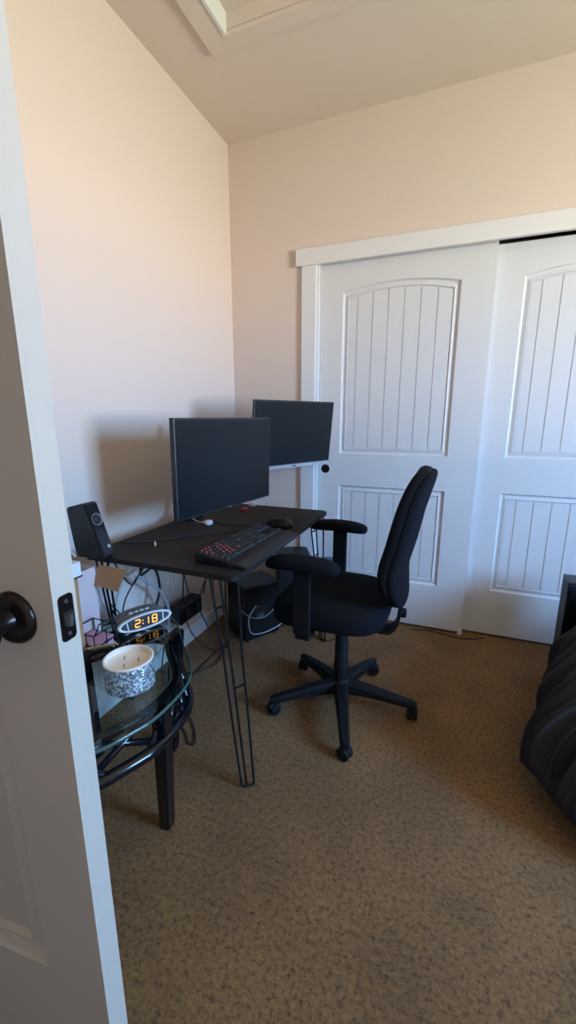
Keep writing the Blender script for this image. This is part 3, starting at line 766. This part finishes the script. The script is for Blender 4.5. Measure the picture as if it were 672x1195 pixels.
# subwoofer and computer tower under the desk
sw = thing('subwoofer', 'black box subwoofer on the carpet beneath the desk, nearer of the two black boxes', 'subwoofer', (.29, -.375, 0), math.atan2(.192, .122))
bm = BM(); box(bm, (-.115, -.10, .012), (.115, .10, .33), .008); link('cabinet', bm, M_black, sw)
for x in (-.09, .09):
    for y in (-.075, .075):
        bm = BM(); lathe(bm, [(0, 0), (.012, 0), (.014, .013), (0, .013)], 14, T(x, y, 0)); link('rubber_foot', bm, M_cable, sw, 'auto')
bm = BM(); lathe(bm, [(.030, .0), (.036, .0), (.037, .004), (.033, .006), (.026, .002), (0, .001)], 32, T(-.02, -.1005, .17) @ RX(PI / 2)); link('bass_port', bm, M_cable, sw, 'auto')
pc = thing('computer_tower', 'black computer tower with small red mark on the carpet at far end beneath the desk', 'computer', (.46, -.17, 0), math.atan2(.094, .181))
bm = BM(); box(bm, (-.10, -.07, .014), (.10, .14, .44), .006); link('case', bm, M_black, pc)
bm = BM(); box(bm, (-.095, -.074, .03), (.095, -.0695, .43), .002); fp = link('front_panel', bm, M_edge, pc)
bm = BM(); box(bm, (.012, -.0755, .045), (.03, -.0735, .085), .0005); link('red_mark', bm, M_redl, fp)['label'] = 'small red mark'
for x in (-.08, .08):
    for y in (-.05, .12):
        bm = BM(); lathe(bm, [(0, 0), (.012, 0), (.014, .015), (0, .015)], 14, T(x, y, 0)); link('rubber_foot', bm, M_cable, pc, 'auto')
bn = thing('waste_bin', 'blue-grey plastic bin with a rounded lid between desk end and closet door', 'bin', (.662, -.112, 0))
bm = BM(); lathe(bm, [(0, 0), (.070, 0), (.074, .01), (.088, .36), (0, .36)], 32); link('body', bm, M_blueg, bn, 'auto')
bm = BM(); lathe(bm, [(.092, .352), (.094, .37), (.085, .395), (.05, .41), (0, .415)], 32); link('lid', bm, M_blueg, bn, 'auto')

# cables below and behind the desk
G = 'black cables tangled under the desk'
def tang(pts, r=.0032, lab='black cable hanging in the tangle beneath the desk near the wall'):
    return cable('power_cable', pts, r, M_cable, lab, 'cable', G, 6)
tang([(.10, -.84, .75), (.09, -.79, .62), (.10, -.77, .50), (.10, -.78, .38), (.08, -.77, .30)])
tang([(.14, -.80, .75), (.10, -.74, .60), (.09, -.75, .48), (.10, -.72, .30)])
tang([(.10, -.76, .75), (.12, -.68, .55), (.10, -.60, .42), (.12, -.50, .36), (.14, -.40, .45)])
tang([(.12, -.62, .75), (.10, -.58, .60), (.11, -.57, .45), (.10, -.60, .30)])
tang([(.14, -.60, .75), (.12, -.54, .60), (.13, -.55, .42), (.16, -.58, .20), (.20, -.56, .02)])
tang([(.10, -.82, .28), (.10, -.92, .22), (.12, -1.00, .10), (.16, -1.02, .01), (.20, -.92, .004), (.20, -.70, .004), (.23, -.58, .02)])
tang([(.09, -.66, .26), (.12, -.62, .14), (.16, -.62, .05), (.20, -.60, .01), (.14, -.52, .01)])
tang([(.10, -.78, .26), (.10, -.72, .12), (.16, -.66, .02), (.22, -.62, .01), (.24, -.57, .09)])
tang([(.10, -.64, .30), (.10, -.56, .38), (.12, -.46, .44), (.15, -.36, .52)])
tang([(.07, -.96, .04), (.14, -.90, .006), (.22, -.84, .006), (.26, -.74, .006), (.22, -.62, .008)])
tang([(.18, -1.24, .752), (.14, -1.12, .66), (.10, -1.04, .60), (.08, -.98, .66), (.10, -.92, .752)])
tang([(.10, -1.05, .60), (.08, -1.10, .54), (.05, -1.13, .45), (.04, -1.14, .30)])
tang([(.12, -1.0, .752), (.09, -1.06, .58), (.10, -.98, .58), (.09, -.94, .46), (.08, -.98, .36)], .006)
tang([(.17, -1.3, .752), (.12, -1.15, .57), (.10, -1.05, .60), (.08, -.90, .58), (.09, -.82, .60)])
tang([(.06, -1.22, .62), (.05, -1.20, .50), (.05, -1.16, .44), (.05, -1.13, .36)], .0026)
cable('clear_tube', [(.10, -1.10, .58), (.10, -1.064, .561), (.10, -1.024, .526), (.10, -.949, .455), (.10, -.898, .342), (.10, -.918, .204), (.10, -.919, .10)], .006, M_clearc, 'pale translucent cable curving down behind the clock radio', 'cable')
cable('grey_cable', [(.345, -.42, .21), (.355, -.50, .21), (.345, -.545, .17), (.355, -.545, .09), (.375, -.47, .05), (.42, -.39, .05), (.462, -.33, .08), (.475, -.32, .16)], .0032, M_silver, 'light grey cable looped in front of the black subwoofer', 'cable')
cable('grey_cable', [(.30, -.56, .22), (.345, -.50, .155), (.39, -.43, .14), (.43, -.36, .18)], .0028, M_greyc, 'darker grey cable drooping across the black subwoofer front', 'cable')
ps = thing('power_strip', 'black power adapter block hanging among the cables against the wall', 'power strip', (.085, -.735, .225))
bm = BM(); box(bm, (-.035, -.10, 0), (.035, .09, .095), .008); link('housing', bm, M_black, ps)
for y in (-.05, .03):
    bm = BM(); box(bm, (.0345, y - .015, .02), (.045, y + .022, .07), .003); link('plug', bm, M_cable, ps)
cable('floor_cord', [(.12, -.98, .006), (.226, -1.055, .004), (.34, -1.12, .004), (.397, -1.168, .004), (.448, -1.225, .004), (.463, -1.258, .004), (.44, -1.262, .004), (.416, -1.237, .004), (.363, -1.197, .004), (.312, -1.196, .004), (.22, -1.23, .004)], .0032, M_cable, 'thin black cord looping out on the carpet right of the glass table', 'cord')
cable('closet_cord', [(1.15, -.02, .004), (1.251, .005, .004), (1.347, -.012, .004), (1.417, -.022, .004), (1.485, -.008, .004), (1.555, .03, .004)], .003, M_cable, 'black cord lying on the carpet along the bottom of the closet doors', 'cord')
cable('carpet_cord', [(.538, -.29, .006), (.60, -.26, .02), (.64, -.29, .005), (.69, -.31, .004), (.73, -.33, .004), (.78, -.27, .004)], .003, M_cable, 'thin black cord on the carpet by the far desk leg', 'cord')
bm = BM(); box(bm, (-.012, -.01, 0), (.012, .01, .018), .003); tag(link('cord_plug', bm, M_wplast, None, False, (.552, -.30, 0)), 'small pale plug on the carpet in front of the computer tower', 'plug')

# ------------------------------------------------------------------ bed side
hem = [(1.90, -.30, .10), (1.84, -.36, .09), (1.80, -.45, .10), (1.735, -.55, .09), (1.715, -.66, .13), (1.69, -.74, .10), (1.665, -.85, .09), (1.625, -.95, .10), (1.60, -1.02, .115), (1.60, -1.07, .14), (1.635, -1.11, .13), (1.665, -1.12, .10), (1.69, -1.16, .10), (1.74, -1.20, .09), (1.85, -1.26, .08), (2.1, -1.32, .08), (2.6, -1.38, .08), (3.2, -1.38, .08), (3.84, -1.38, .08)]
top = [(2.02, -.32, .44), (1.96, -.38, .44), (1.92, -.46, .44), (1.89, -.55, .44), (1.87, -.65, .44), (1.84, -.74, .44), (1.82, -.83, .44), (1.81, -.92, .44), (1.81, -.97, .44), (1.83, -1.00, .44), (1.86, -1.02, .44), (1.90, -1.04, .44), (1.95, -1.06, .44), (2.02, -1.08, .44), (2.12, -1.09, .44), (2.3, -1.10, .44), (2.7, -1.10, .44), (3.2, -1.10, .44), (3.84, -1.10, .44)]
HM = catmull(hem, 9); TP = catmull(top, 9); NT = 18
bm = BM(); cols = []
for i, (a, b) in enumerate(zip(HM, TP)):
    col = []
    fold = .016 * math.sin(i * .55) + .012 * math.sin(i * 1.27 + 1)
    out = Vector((a.x - b.x, a.y - b.y, 0)).normalized()
    for j in range(NT + 1):
        t = j / NT
        z = a.z + (b.z - a.z) * math.sin(t * PI / 2) ** .9
        q = a.lerp(b, t ** 1.25); q.z = z
        q += out * (.006 * math.sin(PI * t) + 1.5 * fold * math.sin(PI * min(1, t * 1.3)) * (1 - t))
        q += out * .035 * noise.noise(Vector((a.x * 7, a.y * 7, z * 6))) * math.sin(PI * min(t + .15, 1))
        col.append(bm.verts.new(q))
    cen = Vector((max(b.x, 2.15) + (.25 if b.x < 2.15 else 0), -.62, .56))
    for j in range(1, 9):
        t = j / 8; q = b.lerp(Vector((max(b.x + .02, min(cen.x, b.x + .3)), b.y, .46)), t)
        if b.y < -.62: q = Vector((b.x + (.14 * t if b.x < 2.1 else 0), b.y + (-.32 - b.y) * t, .44 + .025 * math.sin(PI * t)))
        else: q = Vector((b.x + .3 * t, b.y, .44 + .02 * math.sin(PI * t * .5)))
        q.z += .012 * noise.noise(q * 5)
        col.append(bm.verts.new(q))
    cols.append(col)
for A, B in zip(cols, cols[1:]):
    for k in range(len(A) - 1): bm.faces.new((A[k], A[k + 1], B[k + 1], B[k]))
cf = tag(link('comforter', bm, M_comf, None, True), 'dark charcoal comforter draped over the bed, its corner nearly touching the carpet', 'comforter')
md = cf.modifiers.new('thickness', 'SOLIDIFY'); md.thickness = .02; md.offset = -1
bed = thing('bed', 'low bed at right, hidden beneath the dark comforter', 'bed', (2.9, -.68, 0))
bm = BM(); box(bm, (-.92, -.36, .26), (.94, .30, .405), .04, 3); link('mattress', bm, M_matt, bed)
bm = BM(); box(bm, (-.92, -.34, .14), (.94, .33, .26), .01); link('bed_base', bm, M_black, bed)
for x in (-.85, .87):
    for y in (-.29, .27):
        bm = BM(); box(bm, (x - .03, y - .03, 0), (x + .03, y + .03, .14), .004); link('leg', bm, M_black, bed)
cb = thing('cabinet', 'black box-shaped cabinet standing between the bed and the closet door', 'cabinet', (1.96, -.22, 0))
bm = BM(); box(bm, (-.118, -.055, .0), (.118, .055, .49), .004); link('body', bm, M_black, cb)
bm = BM(); box(bm, (-.118, -.056, .49), (.118, .056, .505), .003); link('top_panel', bm, M_edge, cb)
bm = BM(); box(bm, (-.105, -.061, .02), (.105, -.055, .47), .002); link('door', bm, M_screen, cb)

# ------------------------------------------------------------------ lights and world
wd = bpy.data.worlds.new('World'); bpy.context.scene.world = wd; wd.use_nodes = True
nt = wd.node_tree; bg = nt.nodes['Background']
tc = nt.nodes.new('ShaderNodeTexCoord'); sp = nt.nodes.new('ShaderNodeSeparateXYZ'); nt.links.new(tc.outputs['Generated'], sp.inputs[0])
mr = nt.nodes.new('ShaderNodeMapRange'); mr.inputs['From Min'].default_value = -.5; mr.inputs['From Max'].default_value = .5; nt.links.new(sp.outputs['Z'], mr.inputs['Value'])
r = nt.nodes.new('ShaderNodeValToRGB'); nt.links.new(mr.outputs[0], r.inputs['Fac'])
e = r.color_ramp.elements
e[0].position = .15; e[0].color = (.50, .53, .38, 1)
e[1].position = .80; e[1].color = (.24, .50, 1.0, 1)
for p, c in ((.36, (.74, .73, .66)), (.495, (.92, .87, .98)), (.53, (.29, .57, 1.0))):
    q = e.new(p); q.color = (*c, 1)
nt.links.new(r.outputs[0], bg.inputs['Color']); bg.inputs['Strength'].default_value = 70
L = bpy.data.lights.new('window_portal', 'AREA'); L.shape = 'RECTANGLE'; L.size = WY1 - WY0; L.size_y = WZ1 - WZ0; L.cycles.is_portal = True
lo = bpy.data.objects.new('window_portal', L); C.objects.link(lo); lo.location = (RX1 + .1, (WY0 + WY1) / 2, (WZ0 + WZ1) / 2); lo.rotation_euler = (PI / 2, 0, PI / 2)

# ------------------------------------------------------------------ camera
cam = bpy.data.cameras.new('camera'); co = bpy.data.objects.new('camera', cam); C.objects.link(co)
cam.sensor_fit = 'HORIZONTAL'; cam.sensor_width = 36; cam.lens = 489.53 * 36 / 672; cam.clip_start = .02
yaw, pit, rol = .3768, .2231, -.001
fw = Vector((-math.sin(yaw) * math.cos(pit), math.cos(yaw) * math.cos(pit), -math.sin(pit)))
rt = Vector((math.cos(yaw), math.sin(yaw), 0)); up = rt.cross(fw)
rt, up = rt * math.cos(rol) + up * math.sin(rol), up * math.cos(rol) - rt * math.sin(rol)
co.matrix_world = Matrix(((rt.x, up.x, -fw.x, 1.3125), (rt.y, up.y, -fw.y, -2.4118), (rt.z, up.z, -fw.z, 1.2393), (0, 0, 0, 1)))
sc = bpy.context.scene; sc.camera = co
sc.view_settings.view_transform = 'Standard'; sc.view_settings.look = 'None'; sc.view_settings.gamma = 1; sc.view_settings.exposure = 0
sc.view_settings.use_curve_mapping = False
